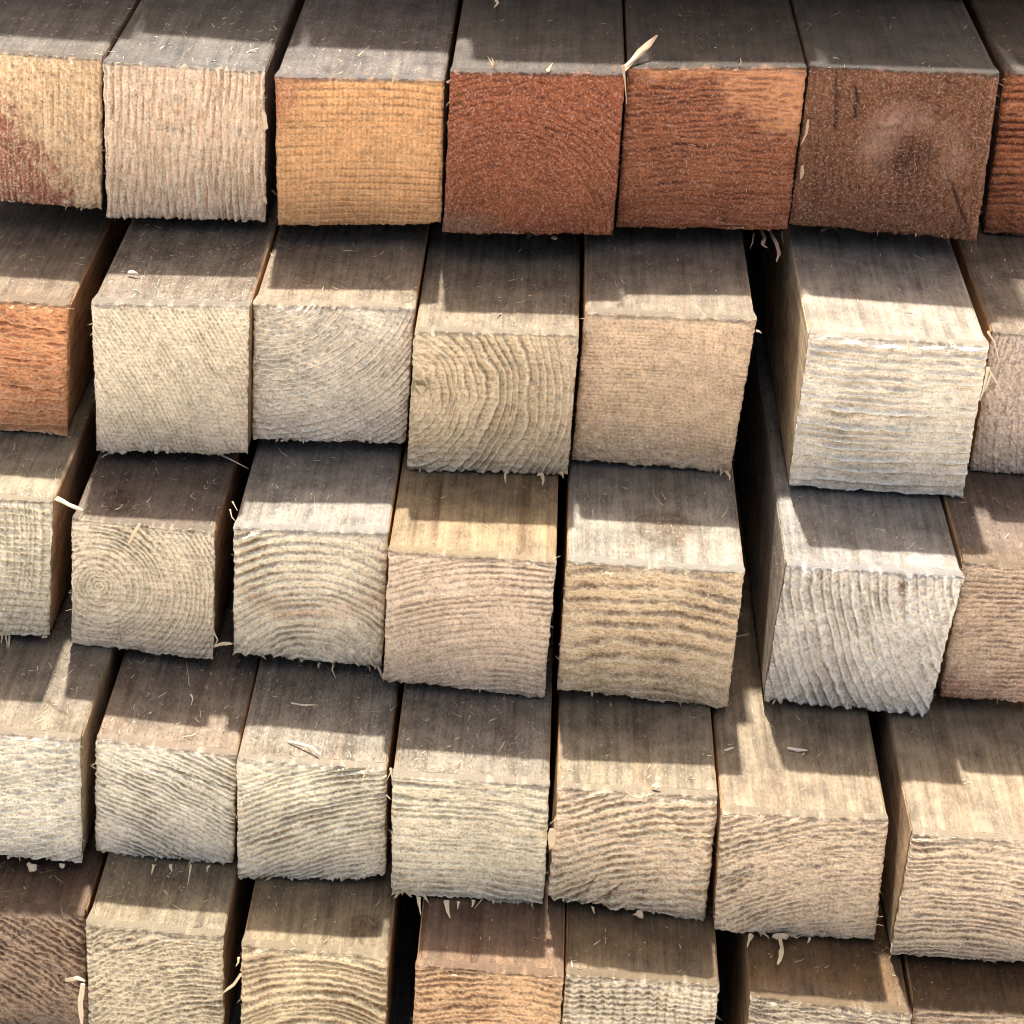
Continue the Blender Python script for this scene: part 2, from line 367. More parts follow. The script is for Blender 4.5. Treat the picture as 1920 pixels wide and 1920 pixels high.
def fibre_material(name, col):
    N = Nodes(name)
    f = N.noise(N.coords((1, 1, 1), (0, 0, 0)), 900.0, 2)
    c = N.mix(f, tuple(x * 0.75 for x in col[:3]) + (1,), tuple(min(0.85, x * 1.2) for x in col[:3]) + (1,))
    return N.finish(c, 0.7, f, 0.2, 0.0002)

# ------------------------------------------------------------------ object helpers
def empty(name, loc):
    o = bpy.data.objects.new(name, None)
    o.empty_display_size = 0.01
    o.location = loc
    scene.collection.objects.link(o)
    return o

def mesh_object(name, verts, faces, mat, parent=None, smooth=False, attrs=None):
    me = bpy.data.meshes.new(name)
    if isinstance(faces, np.ndarray):                     # all the faces have the same number of corners
        k = faces.shape[1]
        me.vertices.add(len(verts))
        me.vertices.foreach_set('co', np.ascontiguousarray(verts, dtype=np.float32).ravel())
        me.loops.add(faces.size)
        me.loops.foreach_set('vertex_index', np.ascontiguousarray(faces, dtype=np.int32).ravel())
        me.polygons.add(len(faces))
        me.polygons.foreach_set('loop_start', np.arange(0, faces.size, k, dtype=np.int32))
        me.update(calc_edges=True)
    else:
        me.from_pydata([tuple(v) for v in verts], [], faces)
    if smooth:
        me.polygons.foreach_set('use_smooth', np.ones(len(me.polygons), dtype=bool))
    for an, av in (attrs or {}).items():
        a = me.attributes.new(an, 'FLOAT', 'POINT')
        a.data.foreach_set('value', np.ascontiguousarray(av, dtype=np.float32).ravel())
    me.validate()
    me.materials.append(mat)
    o = bpy.data.objects.new(name, me)
    scene.collection.objects.link(o)
    if parent is not None:
        o.parent = parent
    return o

def spikes(base, direction, length, width, rng, curl=0.35):
    """a batch of tapered, slightly bent wood fibres: three-sided, two joints and a point each"""
    n = len(base)
    d = direction / np.linalg.norm(direction, axis=1, keepdims=True)
    ref = np.where(np.abs(d[:, 2:3]) < 0.9, np.array([[0, 0, 1.0]]), np.array([[1.0, 0, 0]]))
    s = np.cross(d, ref); s /= np.linalg.norm(s, axis=1, keepdims=True)
    t = np.cross(d, s)
    bend = (s * rng.normal(0, 1, (n, 1)) + t * rng.normal(0, 1, (n, 1))) * curl
    V = np.zeros((n, 7, 3))
    for k in range(3):
        a = 2 * math.pi * k / 3
        o = s * math.cos(a) + t * math.sin(a)
        V[:, k] = base + o * width[:, None] * 0.5
        V[:, 3 + k] = base + d * (length * 0.55)[:, None] + bend * (length * 0.22)[:, None] + o * width[:, None] * 0.36
    V[:, 6] = base + d * length[:, None] + bend * (length * 0.75)[:, None]
    f = []
    for k in range(3):
        j = (k + 1) % 3
        f += [(k, j, 3 + j), (k, 3 + j, 3 + k), (3 + k, 3 + j, 6)]
    F = np.array(f)[None] + (np.arange(n) * 7)[:, None, None]
    return V.reshape(-1, 3), F.reshape(-1, 3)

# ------------------------------------------------------------------ what each timber looks like
# ring: centre (in face widths from the top left corner, down is positive), spacing, relief
# saw: angle of the saw marks in degrees, spacing, relief;  rough: fibre relief, stretch across/along
# col: photo colours of early wood and late wood
TIMBERS = {
    '1a': dict(label='pale orange timber end with a dark red-brown blotch at the top left corner', ring=(6, .5, .05, .35), saw=(90, .05, .5), rough=(.9, .9, 1.4),
        col=((222, 182, 138), (198, 152, 110)), stain=((168, 94, 66), lambda u, v, n, f: (v*1.15 + .05 - (u - .52)*2.0 + n*.35 + f*.3 - .55)*3*(v > .16)), top=(156, 149, 136), warm=(159, 142, 117), fleck=.6),
    '1b': dict(label='pinkish pale timber end with rough vertical ridges and white flakes on its right edge', ring=(6, .4, .055, .8), saw=(96, .05, .7), rough=(1.0, .7, 2.2),
        col=((232, 192, 158), (204, 156, 120)), top=(156, 151, 139), warm=(152, 152, 147), fleck=.5, fuzz=.35),
    '1c': dict(label='orange timber end with a fine woven crosshatch and a browner left side', ring=(.5, 6, .055, .45), saw=(92, .03, .5), rough=(.35, 1, 1), wob=.25,
        col=((214, 158, 104), (196, 136, 84)), stain=((168, 96, 60), lambda u, v, n, f: (.30 - u + n*.22)*3.2 + (.12 - v)*2), top=(166, 157, 146), warm=(157, 157, 156), fleck=.25, fuzz=.5, fringe=.15, warm_len=.004),
    '1d': dict(label='dark red-brown timber end speckled with pale flecks, a pale stick at its upper right corner', ring=(.36, .95, .05, .4), saw=(60, .05, .2), rough=(.8, 1, 1),
        col=((144, 82, 50), (114, 62, 38)), stain=((136, 98, 66), lambda u, v, n, f: (.22 - u + (v - .85) + n*.25)*4), top=(134, 126, 112), warm=(142, 134, 124), fleck=.7, fuzz=.2, warm_len=.004),
    '1e': dict(label='brown timber end with a lighter orange patch in its upper right part', ring=(.5, 4, .045, .45), saw=(2, .04, .4), rough=(.8, 2.4, .7), wob=1.2,
        col=((142, 84, 52), (114, 64, 38)), stain=((196, 128, 76), lambda u, v, n, f: (u*.75 - v*1.7 + .02 + n*.35 + f*.12)*5), top=(117, 109, 95), warm=(117, 100, 79), fleck=.55, fringe=.5, fuzz=.15),
    '1f': dict(label='darkest brown timber end with a pale halo around a knot in its middle', ring=(.57, .5, .05, .08), saw=(88, .05, .35), rough=(.6, .8, 1.6),
        col=((112, 72, 46), (86, 52, 34)), stain=((160, 118, 92), lambda u, v, n, f: (1 - np.abs(np.hypot((u-.6)*1.0, (v-.52)*.95) - .23)/.12 + n*.9)*.5*np.clip((.72-v)*4,0,1)), dark=lambda u, v, n: .8*np.exp(-(np.hypot((u-.57)*1.1, v-.55)/.15)**2 + n*.5)+.35*np.sin(np.arctan2(v-.5,u-.57)*30+n*6)*np.clip(1.4-np.hypot(u-.57,v-.5)*3,0,1)*(np.hypot(u-.57,v-.5)>.16), top=(115, 109, 97), warm=(117, 107, 94), fleck=.55, cracks=((.14,.02,.17,.36),(.25,.06,.27,.3),(.8,.62,.93,.9)), fringe=.2, fuzz=.15),
    '1g': dict(label='brown timber end with strong horizontal ridges at the right edge of the top row', ring=(.5, 5, .07, 1.1), saw=(0, .05, .3), rough=(.7, 2, .8),
        col=((160, 96, 58), (112, 60, 36)), top=(134, 120, 99), warm=(142, 130, 109), fleck=.4),
    '2a': dict(label='bright orange timber end with coarse torn horizontal ridges', ring=(.3, -6, .095, .9), saw=(0, .04, .3), mute=0.08, rough=(.9, 2.2, .7), wob=1.3,
        col=((214, 148, 98), (186, 114, 70)), top=(188, 170, 142), warm=(200, 165, 120), side=(150, 112, 74), cracks=((.55,.16,.98,.2),(.5,.42,.9,.45),(.45,.62,.95,.66)), fleck=.35, fuzz=.3),
    '2b': dict(label='smooth cream timber end with fine diagonal crosshatch and a tiny dark speck', ring=(-3.2, 2.3, .036, .45), saw=(5, .03, .45), rough=(.45, 1, 1), wob=.25,
        col=((222, 192, 150), (202, 168, 124)), top=(200, 186, 162), warm=(196, 190, 176), dark=lambda u, v, n: 2.2*np.exp(-(np.hypot(u-.4, v-.47)/.013)**2), fleck=.35, fuzz=.8, fringe=.75),
    '2c': dict(label='cream timber end whose ring ridges steepen to diagonal at its lower right', ring=(.1, -.25, .046, 1.15), saw=(20, .04, .3), rough=(.6, 1.2, .9),
        col=((226, 200, 162), (182, 144, 104)), top=(218, 200, 168), warm=(220, 210, 180), fleck=.4, fuzz=.4, fringe=.25),
    '2d': dict(label='tan timber end with wavy rings round a white chip on its left edge', ring=(-.12, .42, .062, .9), saw=(0, .045, .45), rough=(.55, 1.8, .8), wob=1.1,
        col=((218, 184, 134), (184, 144, 98)), stain=((190, 160, 124), lambda u, v, n, f: (u - .5 + n*.3)*1.5), top=(206, 190, 160), warm=(216, 204, 172), fleck=.3, fuzz=.35, dark=lambda u, v, n: 1.3*np.exp(-(np.hypot((u-.055)/.05, (v-.385)/.04))**2 + n*.4), fringe=.45),  # dark spot paints the shade in the dent beside the chip
    '2e': dict(label='plain tan timber end with fine even grain left of the wide black gap', ring=(.4, 6, .03, .4), saw=(75, .03, .2), rough=(.5, 1.2, .9), wob=.5,
        col=((214, 172, 124), (194, 148, 102)), top=(196, 182, 158), warm=(214, 196, 160), fleck=.3, fuzz=.2, fringe=.6),
    '2f': dict(label='cream timber end with bold straight ridges, its pale left side showing', ring=(.5, -7, .072, 1.35), saw=(0, .04, .2), rough=(.5, 3.0, .6), wob=.35,
        col=((230, 206, 168), (204, 176, 136)), top=(226, 214, 192), warm=(236, 226, 196), side=(172, 150, 116), fleck=.3, fuzz=.12, fringe=.12, warm_len=.008),
    '2g': dict(label='dull pinkish tan timber end tucked behind the bold-ridged cream one', ring=(3, .5, .05, .25), saw=(60, .05, .2), rough=(.8, 1, 1),
        col=((208, 176, 144), (184, 150, 118)), top=(186, 168, 142), warm=(214, 196, 164), fleck=.5, fuzz=.3, fringe=.2),
    '3a': dict(label='cream timber end with a square saw-mark grid and a white splinter at its corner', ring=(-1.4, .3, .05, .85), saw=(0, .045, 1.1), rough=(.5, 1, 1), wob=.4,
        col=((222, 200, 158), (190, 160, 116)), top=(216, 204, 172), warm=(220, 212, 176), side=(140, 108, 76), fleck=.3, fuzz=.35, fringe=.5),
    '3b': dict(label='tan timber end with round rings centred near its left edge, smallest of its row', ring=(.2, .5, .044, 1.15), saw=(0, .05, .55), rough=(.45, 1, 1), wob=.7,
        col=((222, 192, 150), (184, 146, 104)), top=(166, 150, 130), warm=(214, 200, 164), side=(120, 88, 60), fleck=.3, fuzz=.45, knots=((.011, .0145, .0055),), fringe=.3, warm_len=.004),
    '3c': dict(label='cream timber end with bold arched rings opening at its bottom edge', ring=(.52, 1.18, .072, 1.15), saw=(0, .05, .1), rough=(.45, 1, 1), wob=.5,
        col=((228, 204, 160), (180, 142, 98)), stain=((206, 172, 132), lambda u, v, n, f: (1 - np.abs(v - .62 + (u-.5)**2*.7)/.13 + n*.4)*.9), top=(220, 214, 198), warm=(216, 218, 210), fleck=.3, fuzz=.35, fringe=.5, streak=.3, warm_len=.005),
    '3d': dict(label='tan timber end with close even arches and a streaked yellow lit top', ring=(.8, 2.1, .05, 1.0), saw=(90, .06, .15), rough=(.4, 1.2, .9), wob=.5,
        col=((214, 178, 138), (176, 136, 96)), top=(214, 190, 146), warm=(224, 208, 168), fleck=.3, fuzz=.1, fringe=.2, streak=.75),
    '3e': dict(label='tan timber end with widely spaced wavy arches and a brown knot swirl on its top', ring=(.5, 2.5, .11, .7), saw=(0, .05, .3), rough=(.75, 1.8, .8), wob=.8,
        col=((212, 176, 126), (168, 126, 80)), top=(216, 210, 190), warm=(216, 216, 200), fleck=.3, fuzz=.3, fringe=.25, knots=((.026, .023, .0085),)),
    '3f': dict(label='pale pinkish grey timber end with coarse diagonal ridges, narrowing towards its bottom', ring=(2.3, -.3, .07, 1.1), saw=(35, .05, .2), rough=(.8, 1, 1), wob=.5,
        col=((218, 200, 170), (180, 148, 118)), top=(216, 212, 200), warm=(212, 218, 218), side=(128, 116, 98), fleck=.5, fuzz=.25, cracks=((.42,.08,.62,.62),), fringe=.35, warm_len=.003),
    '3g': dict(label='brown timber end with fine horizontal grain and a rust-coloured lower corner', ring=(.5, 6, .045, .6), saw=(0, .04, .2), rough=(.6, 2, .8),
        col=((196, 160, 120), (156, 118, 80)), stain=((150, 96, 66), lambda u, v, n, f: (v - .62 - u*.25 + n*.3)*2.5), top=(168, 148, 128), warm=(206, 176, 120), fleck=.4, fuzz=.3, fringe=.3),
    '4a': dict(label='cream timber end with gently sloping grain left of an open brown gap', ring=(-1.2, -7, .054, 1.15), saw=(0, .05, .2), rough=(.6, 2.4, .7), wob=.9,
        col=((222, 202, 164), (192, 162, 120)), top=(206, 194, 170), warm=(216, 196, 158), side=(146, 124, 92), fleck=.3, fuzz=.5, fringe=.6, warm_len=.02),
    '4b': dict(label='cream timber end with grain sloping down to the right and a warm stained top edge', ring=(-.9, 3.6, .05, 1.1), saw=(15, .05, .25), rough=(.6, 2.0, .8), wob=.9,
        col=((226, 206, 166), (192, 162, 118)), top=(206, 190, 166), warm=(218, 194, 158), fleck=.3, fuzz=.5, cracks=((.35,.12,.98,.3),), fringe=.7, warm_len=.018),
    '4c': dict(label='cream timber end with grain rising to the right and a broken lower right corner', ring=(1.5, 3.2, .052, 1.3), saw=(-15, .05, .25), rough=(.55, 1.6, .8), wob=.8,
        col=((226, 204, 160), (188, 154, 108)), top=(214, 206, 186), warm=(222, 202, 162), fleck=.3, fuzz=.75, fringe=.5, cut=(.84, 1.0, .0022), warm_len=.014),
    '4d': dict(label='light tan timber end with strong level ridges and torn fibres hanging from its bottom', ring=(.4, 4.5, .066, 1.15), saw=(0, .05, .2), rough=(.55, 2.2, .7), wob=.5,
        col=((220, 196, 152), (182, 148, 104)), top=(212, 202, 180), warm=(218, 204, 170), fleck=.3, fuzz=.75, fringe=.6, warm_len=.012),
    '4e': dict(label='tan timber end with rough broken arches and a small knob on its top edge', ring=(.95, 2.1, .062, .95), saw=(-20, .05, .25), rough=(.9, 1.8, .8), wob=1.0,
        col=((222, 186, 140), (180, 140, 96)), top=(212, 198, 166), warm=(214, 200, 164), fleck=.3, fuzz=.35, cracks=((.18,1,.30,.74),(.27,1,.46,.78)), fringe=.45),
    '4f': dict(label='dull brown-tan timber end with arched grain and torn flakes under its bottom edge', ring=(.95, 2.0, .044, 1.1), saw=(10, .05, .2), rough=(.75, 1.8, .8), wob=1.0,
        col=((208, 174, 130), (164, 128, 90)), top=(206, 190, 158), warm=(208, 190, 154), fleck=.35, fuzz=.15, fringe=.4, warm_len=.016),
    '4g': dict(label='brown-tan timber end with a smooth broad cream top at the right edge', ring=(.35, 2.1, .046, 1.1), saw=(0, .05, .15), rough=(.6, 1.8, .8), wob=.8,
        col=((204, 172, 130), (160, 124, 86)), top=(216, 198, 164), warm=(214, 202, 172), side=(136, 112, 84), fleck=.3, fuzz=.08, fringe=.35, warm_len=.02),
    '5a': dict(label='dark brown timber end with diagonal torn grain in the bottom left corner', ring=(-.8, 2.4, .055, .9), saw=(15, .05, .3), rough=(.9, 1.8, .8), wob=1.2,
        col=((166, 130, 92), (120, 88, 60)), top=(158, 130, 106), warm=(196, 168, 124), fleck=.3, fuzz=.4, fringe=.3),
    '5b': dict(label='tan timber end with a cracked grid of arches and saw marks in the bottom row', ring=(1.0, 1.6, .056, .95), saw=(0, .055, .8), rough=(.6, 1, 1), wob=1.0,
        col=((210, 182, 136), (166, 134, 92)), top=(206, 192, 158), warm=(204, 194, 162), side=(120, 92, 62), fleck=.3, fuzz=.45),
    '5c': dict(label='tan timber end with bold concentric arches and a dark knot on its top', ring=(.56, 1.25, .068, 1.2), saw=(0, .05, .1), rough=(.5, 1.2, .9), wob=.6,
        col=((214, 180, 126), (164, 124, 78)), top=(200, 182, 144), warm=(206, 194, 158), fleck=.25, fuzz=.25, knots=((.0295, .0135, .004),)),
    '5d': dict(label='orange-brown timber end with arched grain and a rusty streaked top', ring=(.6, 1.7, .06, .95), saw=(0, .05, .2), mute=0.08, rough=(.7, 1.4, .9), wob=1.0,
        col=((200, 158, 112), (152, 112, 74)), top=(176, 146, 118), warm=(206, 172, 122), fleck=.3, fuzz=.2, streak=.8),
    '5e': dict(label='grey-tan timber end with blocky crosshatched grain in the bottom row', ring=(.5, 5, .055, .9), saw=(88, .07, .7), rough=(.6, 1.4, .9), wob=.8,
        col=((208, 182, 142), (166, 136, 98)), top=(180, 156, 118), warm=(196, 186, 158), fleck=.3, fuzz=.15),
    '5f': dict(label='shaggy grey-tan timber end mostly cut off by the bottom edge, right of a black gap', ring=(.5, 4, .05, .8), saw=(5, .05, .3), rough=(.8, 2, .8), wob=1.2,
        col=((190, 166, 128), (146, 116, 80)), top=(170, 138, 96), warm=(196, 184, 154), side=(110, 88, 62), fleck=.4, fuzz=.25),
    '5g': dict(label='brown timber in the bottom right corner with only its top and upper rim showing', ring=(.5, 4, .055, .7), saw=(5, .05, .3), rough=(.7, 2, .8),
        col=((176, 144, 104), (130, 98, 64)), top=(142, 108, 68), warm=(176, 156, 122), fleck=.3, fuzz=.45),
}

DEF = dict(ring=(0.5, 4.0, 0.05, 0.5), saw=(90, 0.04, 0.1), rough=(0.4, 1, 1), col=((205, 175, 135), (170, 135, 95)),
           stain=None, top=(190, 188, 180), warm=(205, 185, 150), side=(150, 115, 78), streak=0.42, fuzz=0.3, fleck=0.35,
           fringe=0.4, knots=(), dark=None, cracks=(), mute=0.28, wob=0.5, cut=None, warm_len=0.012)

NU, NV = 180, 176
def end_grain_mesh(q, P, seed, hi=True):
    """q: TL, TR, BR, BL in metres. Returns vertices, quads, attributes of the sawn end with its torn rim."""
    nu, nv = (NU, NV) if hi else (24, 24)
    TL, TR, BR, BL = q
    w = np.linalg.norm(TR - TL)
    asp = np.linalg.norm(BL - TL) / w
    ns = np.cross(TR - TL, BL - TL); ns /= np.linalg.norm(ns)
    if ns[1] > 0: ns = -ns
    u1, v1 = np.linspace(0, 1, nu), np.linspace(0, 1, nv)
    u, v = np.meshgrid(u1, v1)
    U, V = u, v * asp
    s = seed * 101
    cx, cy, sp, amp = P['ring']
    wob = P['wob']
    wx = fbm(U * 3, V * 3, s + 1) * 0.022 * wob
    wy = fbm(U * 3, V * 3, s + 2) * 0.022 * wob
    dx, dy = U + wx - cx, V + wy - cy
    sp = sp * 0.8
    r = np.hypot(dx, dy)
    th = np.arctan2(dy, dx) * max(np.hypot(cx - 0.5, cy - asp / 2), 0.35)
    ph = r / sp + 0.55 * noise(r / sp * 0.45, 0 * r, s + 3) + 0.09 * fbm(U * 52, V * 52, s + 4, 2) * (0.6 + 0.5 * wob) + 0.06 * fbm(U * 20, V * 20, s + 40, 2) \
        + 0.30 * noise(th * 7, r / sp * 0.35, s + 5) * wob
    t = ph - np.floor(ph)
    ring = np.where(t < 0.72, (t / 0.72) ** (1.7 + 45 * max(0.0, sp - 0.042)), np.clip((1 - t) / 0.28, 0, 1) ** 0.8)
    # broken, torn stretches of ring
    brk = 0.62 + 0.55 * fbm(th * 9, ph * 0.6, s + 6, 3)
    patch = np.clip(0.75 + 0.8 * fbm(U * 2.6, V * 2.6, s + 7, 2), 0.1, 1.3)
    h = amp * sp * 0.75 * (ring - 0.4) * np.clip(brk, 0.15, 1.3) * patch
    # saw marks
    sa, ss, sm = P['saw']
    a = math.radians(sa)
    along, across = U * math.cos(a) + V * math.sin(a), -U * math.sin(a) + V * math.cos(a)
    k = across / ss + 0.35 * noise(along * 4, across / ss * 0.5, s + 8)
    saw = np.abs((k - np.floor(k)) * 2 - 1) ** 1.5
    h += sm * ss * 0.5 * (saw - 0.4) * np.clip(0.55 + 0.9 * fbm(along * 5, across * 5, s + 9, 2), 0, 1.3)
    # torn fibres
    rf, rx, ry = P['rough']
    g = fbm(U * 62 / rx, V * 62 / ry, s + 10, 2)
    g2 = fbm(U * 30 / rx, V * 30 / ry, s + 11, 2)
    lumps = np.clip(g2 - 0.15, 0, 1)
    h += rf * (0.014 * g + 0.012 * g2 + 0.022 * lumps)
    h += 0.008 * fbm(U * 2.2, V * 2.2, s + 12, 2)
    h *= w
    # drying checks
    crack = np.zeros_like(u)
    for (a0, b0, a1, b1) in P['cracks']:
        ex_, ey_ = (a1 - a0), (b1 - b0) * asp
        L2 = ex_ ** 2 + ey_ ** 2
        tt = np.clip(((U - a0) * ex_ + (V - b0 * asp) * ey_) / L2, 0, 1)
        wv = 0.010 * noise(tt * 6, 0 * tt + a0 * 90, s + 33)
        dd = np.hypot(U - a0 - tt * ex_ + wv, V - b0 * asp - tt * ey_ + wv * 0.6)
        crack = np.maximum(crack, np.exp(-(dd / (0.0045 + 0.005 * np.sin(tt * math.pi))) ** 2))
    h -= crack * 0.0009
    # worn arrises: the face rolls back at its rim
    d = np.minimum(np.minimum(u, 1 - u), np.minimum(v, 1 - v) * asp) * w
    dt = v * asp * w
    worn = 0.0011 + 0.0004 * noise(u1 * 3, 0 * u1, s + 30) + 0.00012 * noise(u1 * 14, 0 * u1, s + 31)
    k = np.clip(1 - dt / worn[None], 0, 1)
    fade = np.clip(dt / (worn[None] * 1.5), 0, 1)
    h *= 0.35 + 0.65 * fade
    h -= 0.0010 * np.exp(-np.minimum(np.minimum(u, 1 - u), (1 - v) * asp) * w / 0.0007)
    h -= worn[None] * (1 - np.sqrt(np.clip(1 - k ** 2, 0, 1)))
    # ragged outline
    topedge = np.clip(k * 1.1 + 0.35 * fbm(U * 30, V * 30, s + 32, 2) * (k > 0), 0, 1)
    eL = noise(v1 * 55, 0 * v1, s + 13) * 0.00015 + noise(v1 * 9, 0 * v1, s + 14) * 0.0002
    eR = noise(v1 * 55, 0 * v1, s + 15) * 0.00015 + noise(v1 * 9, 0 * v1, s + 16) * 0.0002
    eT = noise(u1 * 50, 0 * u1, s + 17) * 0.00022 + noise(u1 * 8, 0 * u1, s + 18) * 0.00025
    fr = P['fringe']
    nb = noise(u1 * 48, 0 * u1, s + 19)
    nb2 = np.clip(noise(u1 * 70, 0 * u1 + 3, s + 20) - 0.2, 0, 1) * np.clip(0.4 + noise(u1 * 6, 0 * u1, s + 21), 0, 1)
    eB = nb * 0.00022 + noise(u1 * 7, 0 * u1, s + 22) * 0.0004
    toe = (np.clip(nb, 0, 1) * 0.0010 + nb2 * 0.0042) * fr
    if P['cut']:
        c0, c1, cd = P['cut']
        eB = eB - cd * np.clip((u1 - c0) / (c1 - c0), 0, 1) * (1 + 0.3 * noise(u1 * 40, 0 * u1, s + 23))
    ex = -eL[:, None] * np.exp(-u * w / 0.002) + eR[:, None] * np.exp(-(1 - u) * w / 0.002)
    eT = np.clip(eT * 0.4, -0.00008, 0.0001) + 0.00015
    ez = eT[None] * np.exp(-v * asp * w / 0.002) - eB[None] * np.exp(-(1 - v) * asp * w / (0.0035 if not P['cut'] else 0.008))
    X = (TL[None, None] * ((1 - u) * (1 - v))[..., None] + TR * (u * (1 - v))[..., None] + BR * (u * v)[..., None] + BL * ((1 - u) * v)[..., None])
    right = (TR - TL) / w
    X = X + right * ex[..., None] + np.array([0, 0, 1.0]) * ez[..., None] + ns * h[..., None]
    low = np.exp(-(1 - v) * asp * w / 0.0007)
    X = X + np.array([0, -1.0, 0.12]) * (toe[None] * low)[..., None]
    # rim: the outline carried back over the timber
    loop = np.concatenate([np.arange(nu), np.arange(1, nv) * nu + nu - 1, (nv - 1) * nu + np.arange(nu - 2, -1, -1), np.arange(nv - 2, 0, -1) * nu])
    G = X.reshape(-1, 3)
    cen = (TL + TR + BR + BL) / 4
    rim = G[loop].copy()
    out = rim - cen; out[:, 1] = 0; out /= np.linalg.norm(out, axis=1, keepdims=True)
    rim[:, 1] += 0.0048 + 0.0015 * noise(np.arange(len(loop)) * 0.21, 0 * loop, s + 24)
    rim -= out * 0.0008
    rim[:nu, 2] = (TL[None] + (TR - TL)[None] * u1[:, None])[:, 2] - 0.00012
    rim[nu:, 1] -= 0.0022
    idx = np.arange(nu * nv).reshape(nv, nu)
    quads = np.stack([idx[:-1, :-1], idx[1:, :-1], idx[1:, 1:], idx[:-1, 1:]], -1).reshape(-1, 4)
    m = len(loop); b = nu * nv
    i = np.arange(m); j = (i + 1) % m
    rq = np.stack([loop[i], loop[j], b + j, b + i], -1)
    # late wood and stains, plus painted relief shading: dark grooves, pale ridge crests
    gt = np.minimum(np.abs(t - 0.96), np.abs(t + 0.04))
    groove = np.exp(-(gt / 0.12) ** 2) * np.clip(brk, 0.2, 1.2) * np.clip(patch, 0.3, 1.1)
    sg = np.clip(1 - saw * 3.5, 0, 1) * np.clip(sm * 1.2, 0, 1)  # saw grooves darkened in colour to shade the relief
    colr = np.clip(groove * (0.54 + 0.36 * amp) + 0.55 * sg + 0.22 * fbm(th * 5, ph * 0.5, s + 25, 2) + 0.22 * g + 0.14, 0, 1)
    if P['dark']:
        colr = np.clip(colr + P['dark'](u, v, fbm(U * 5, V * 5, s + 28, 3)), 0, 1.6)
    colr = np.clip(colr + crack * 0.9, 0, 1.5)
    st = np.zeros_like(u)
    if P['stain']:
        st = np.clip(P['stain'][1](u, v, fbm(U * 4, V * 4, s + 26, 3), fbm(U * 25, V * 25, s + 27, 2)), 0, 1)
    ridge = np.clip(np.exp(-((t - 0.70) / 0.14) ** 2) * np.clip(brk + 0.5 * g, 0, 1.3) * np.clip(patch + 0.2, 0, 1.2) * (0.4 + 0.7 * amp) - 0.05 + 0.25 * np.clip(g2, 0, 1) * rf, 0, 1)
    te = np.concatenate([topedge.ravel(), (np.arange(len(loop)) < nu) * 1.0])
    attrs = dict(topedge=te, ridge=np.concatenate([ridge.ravel(), ridge.ravel()[loop]]), ring=np.concatenate([colr.ravel(), colr.ravel()[loop]]), stain=np.concatenate([st.ravel(), st.ravel()[loop]]))
    return np.concatenate([G, rim]), np.concatenate([quads, rq]), attrs, ns

BACK = 1.5
def beam_mesh(q, length=BACK):
    """the long body: rounded corners, running straight back from the sawn end"""
    TL, TR, BR, BL = q
    cen = (TL + TR + BR + BL) / 4
    b = 0.0012
    prof = []
    cs = [TL, TR, BR, BL]
    for i in range(4):
        c, p, n = cs[i], cs[i - 1], cs[(i + 1) % 4]
        dp, dn = (p - c) / np.linalg.norm(p - c), (n - c) / np.linalg.norm(n - c)
        prof += [c + dp * b, c + (dp + dn) * b * 0.3, c + dn * b]
    prof = np.array(prof)
    # keep a hair inside the end grain's rim
    ys = [0.0034, 0.006, 0.02, 0.05, 0.12, 0.4, length]
    V = []
    for y in ys:
        ring = prof.copy()
        ring[:, 1] += y
        V.append(ring)
    n = len(prof)
    V = np.concatenate(V)
    F = []
    for k in range(len(ys) - 1):
        for i in range(n):
            j = (i + 1) % n
            F.append((k * n + i, k * n + j, (k + 1) * n + j, (k + 1) * n + i))
    F.append(tuple(range(n)))
    F.append(tuple(reversed(range((len(ys) - 1) * n, len(ys) * n))))
    return V, F

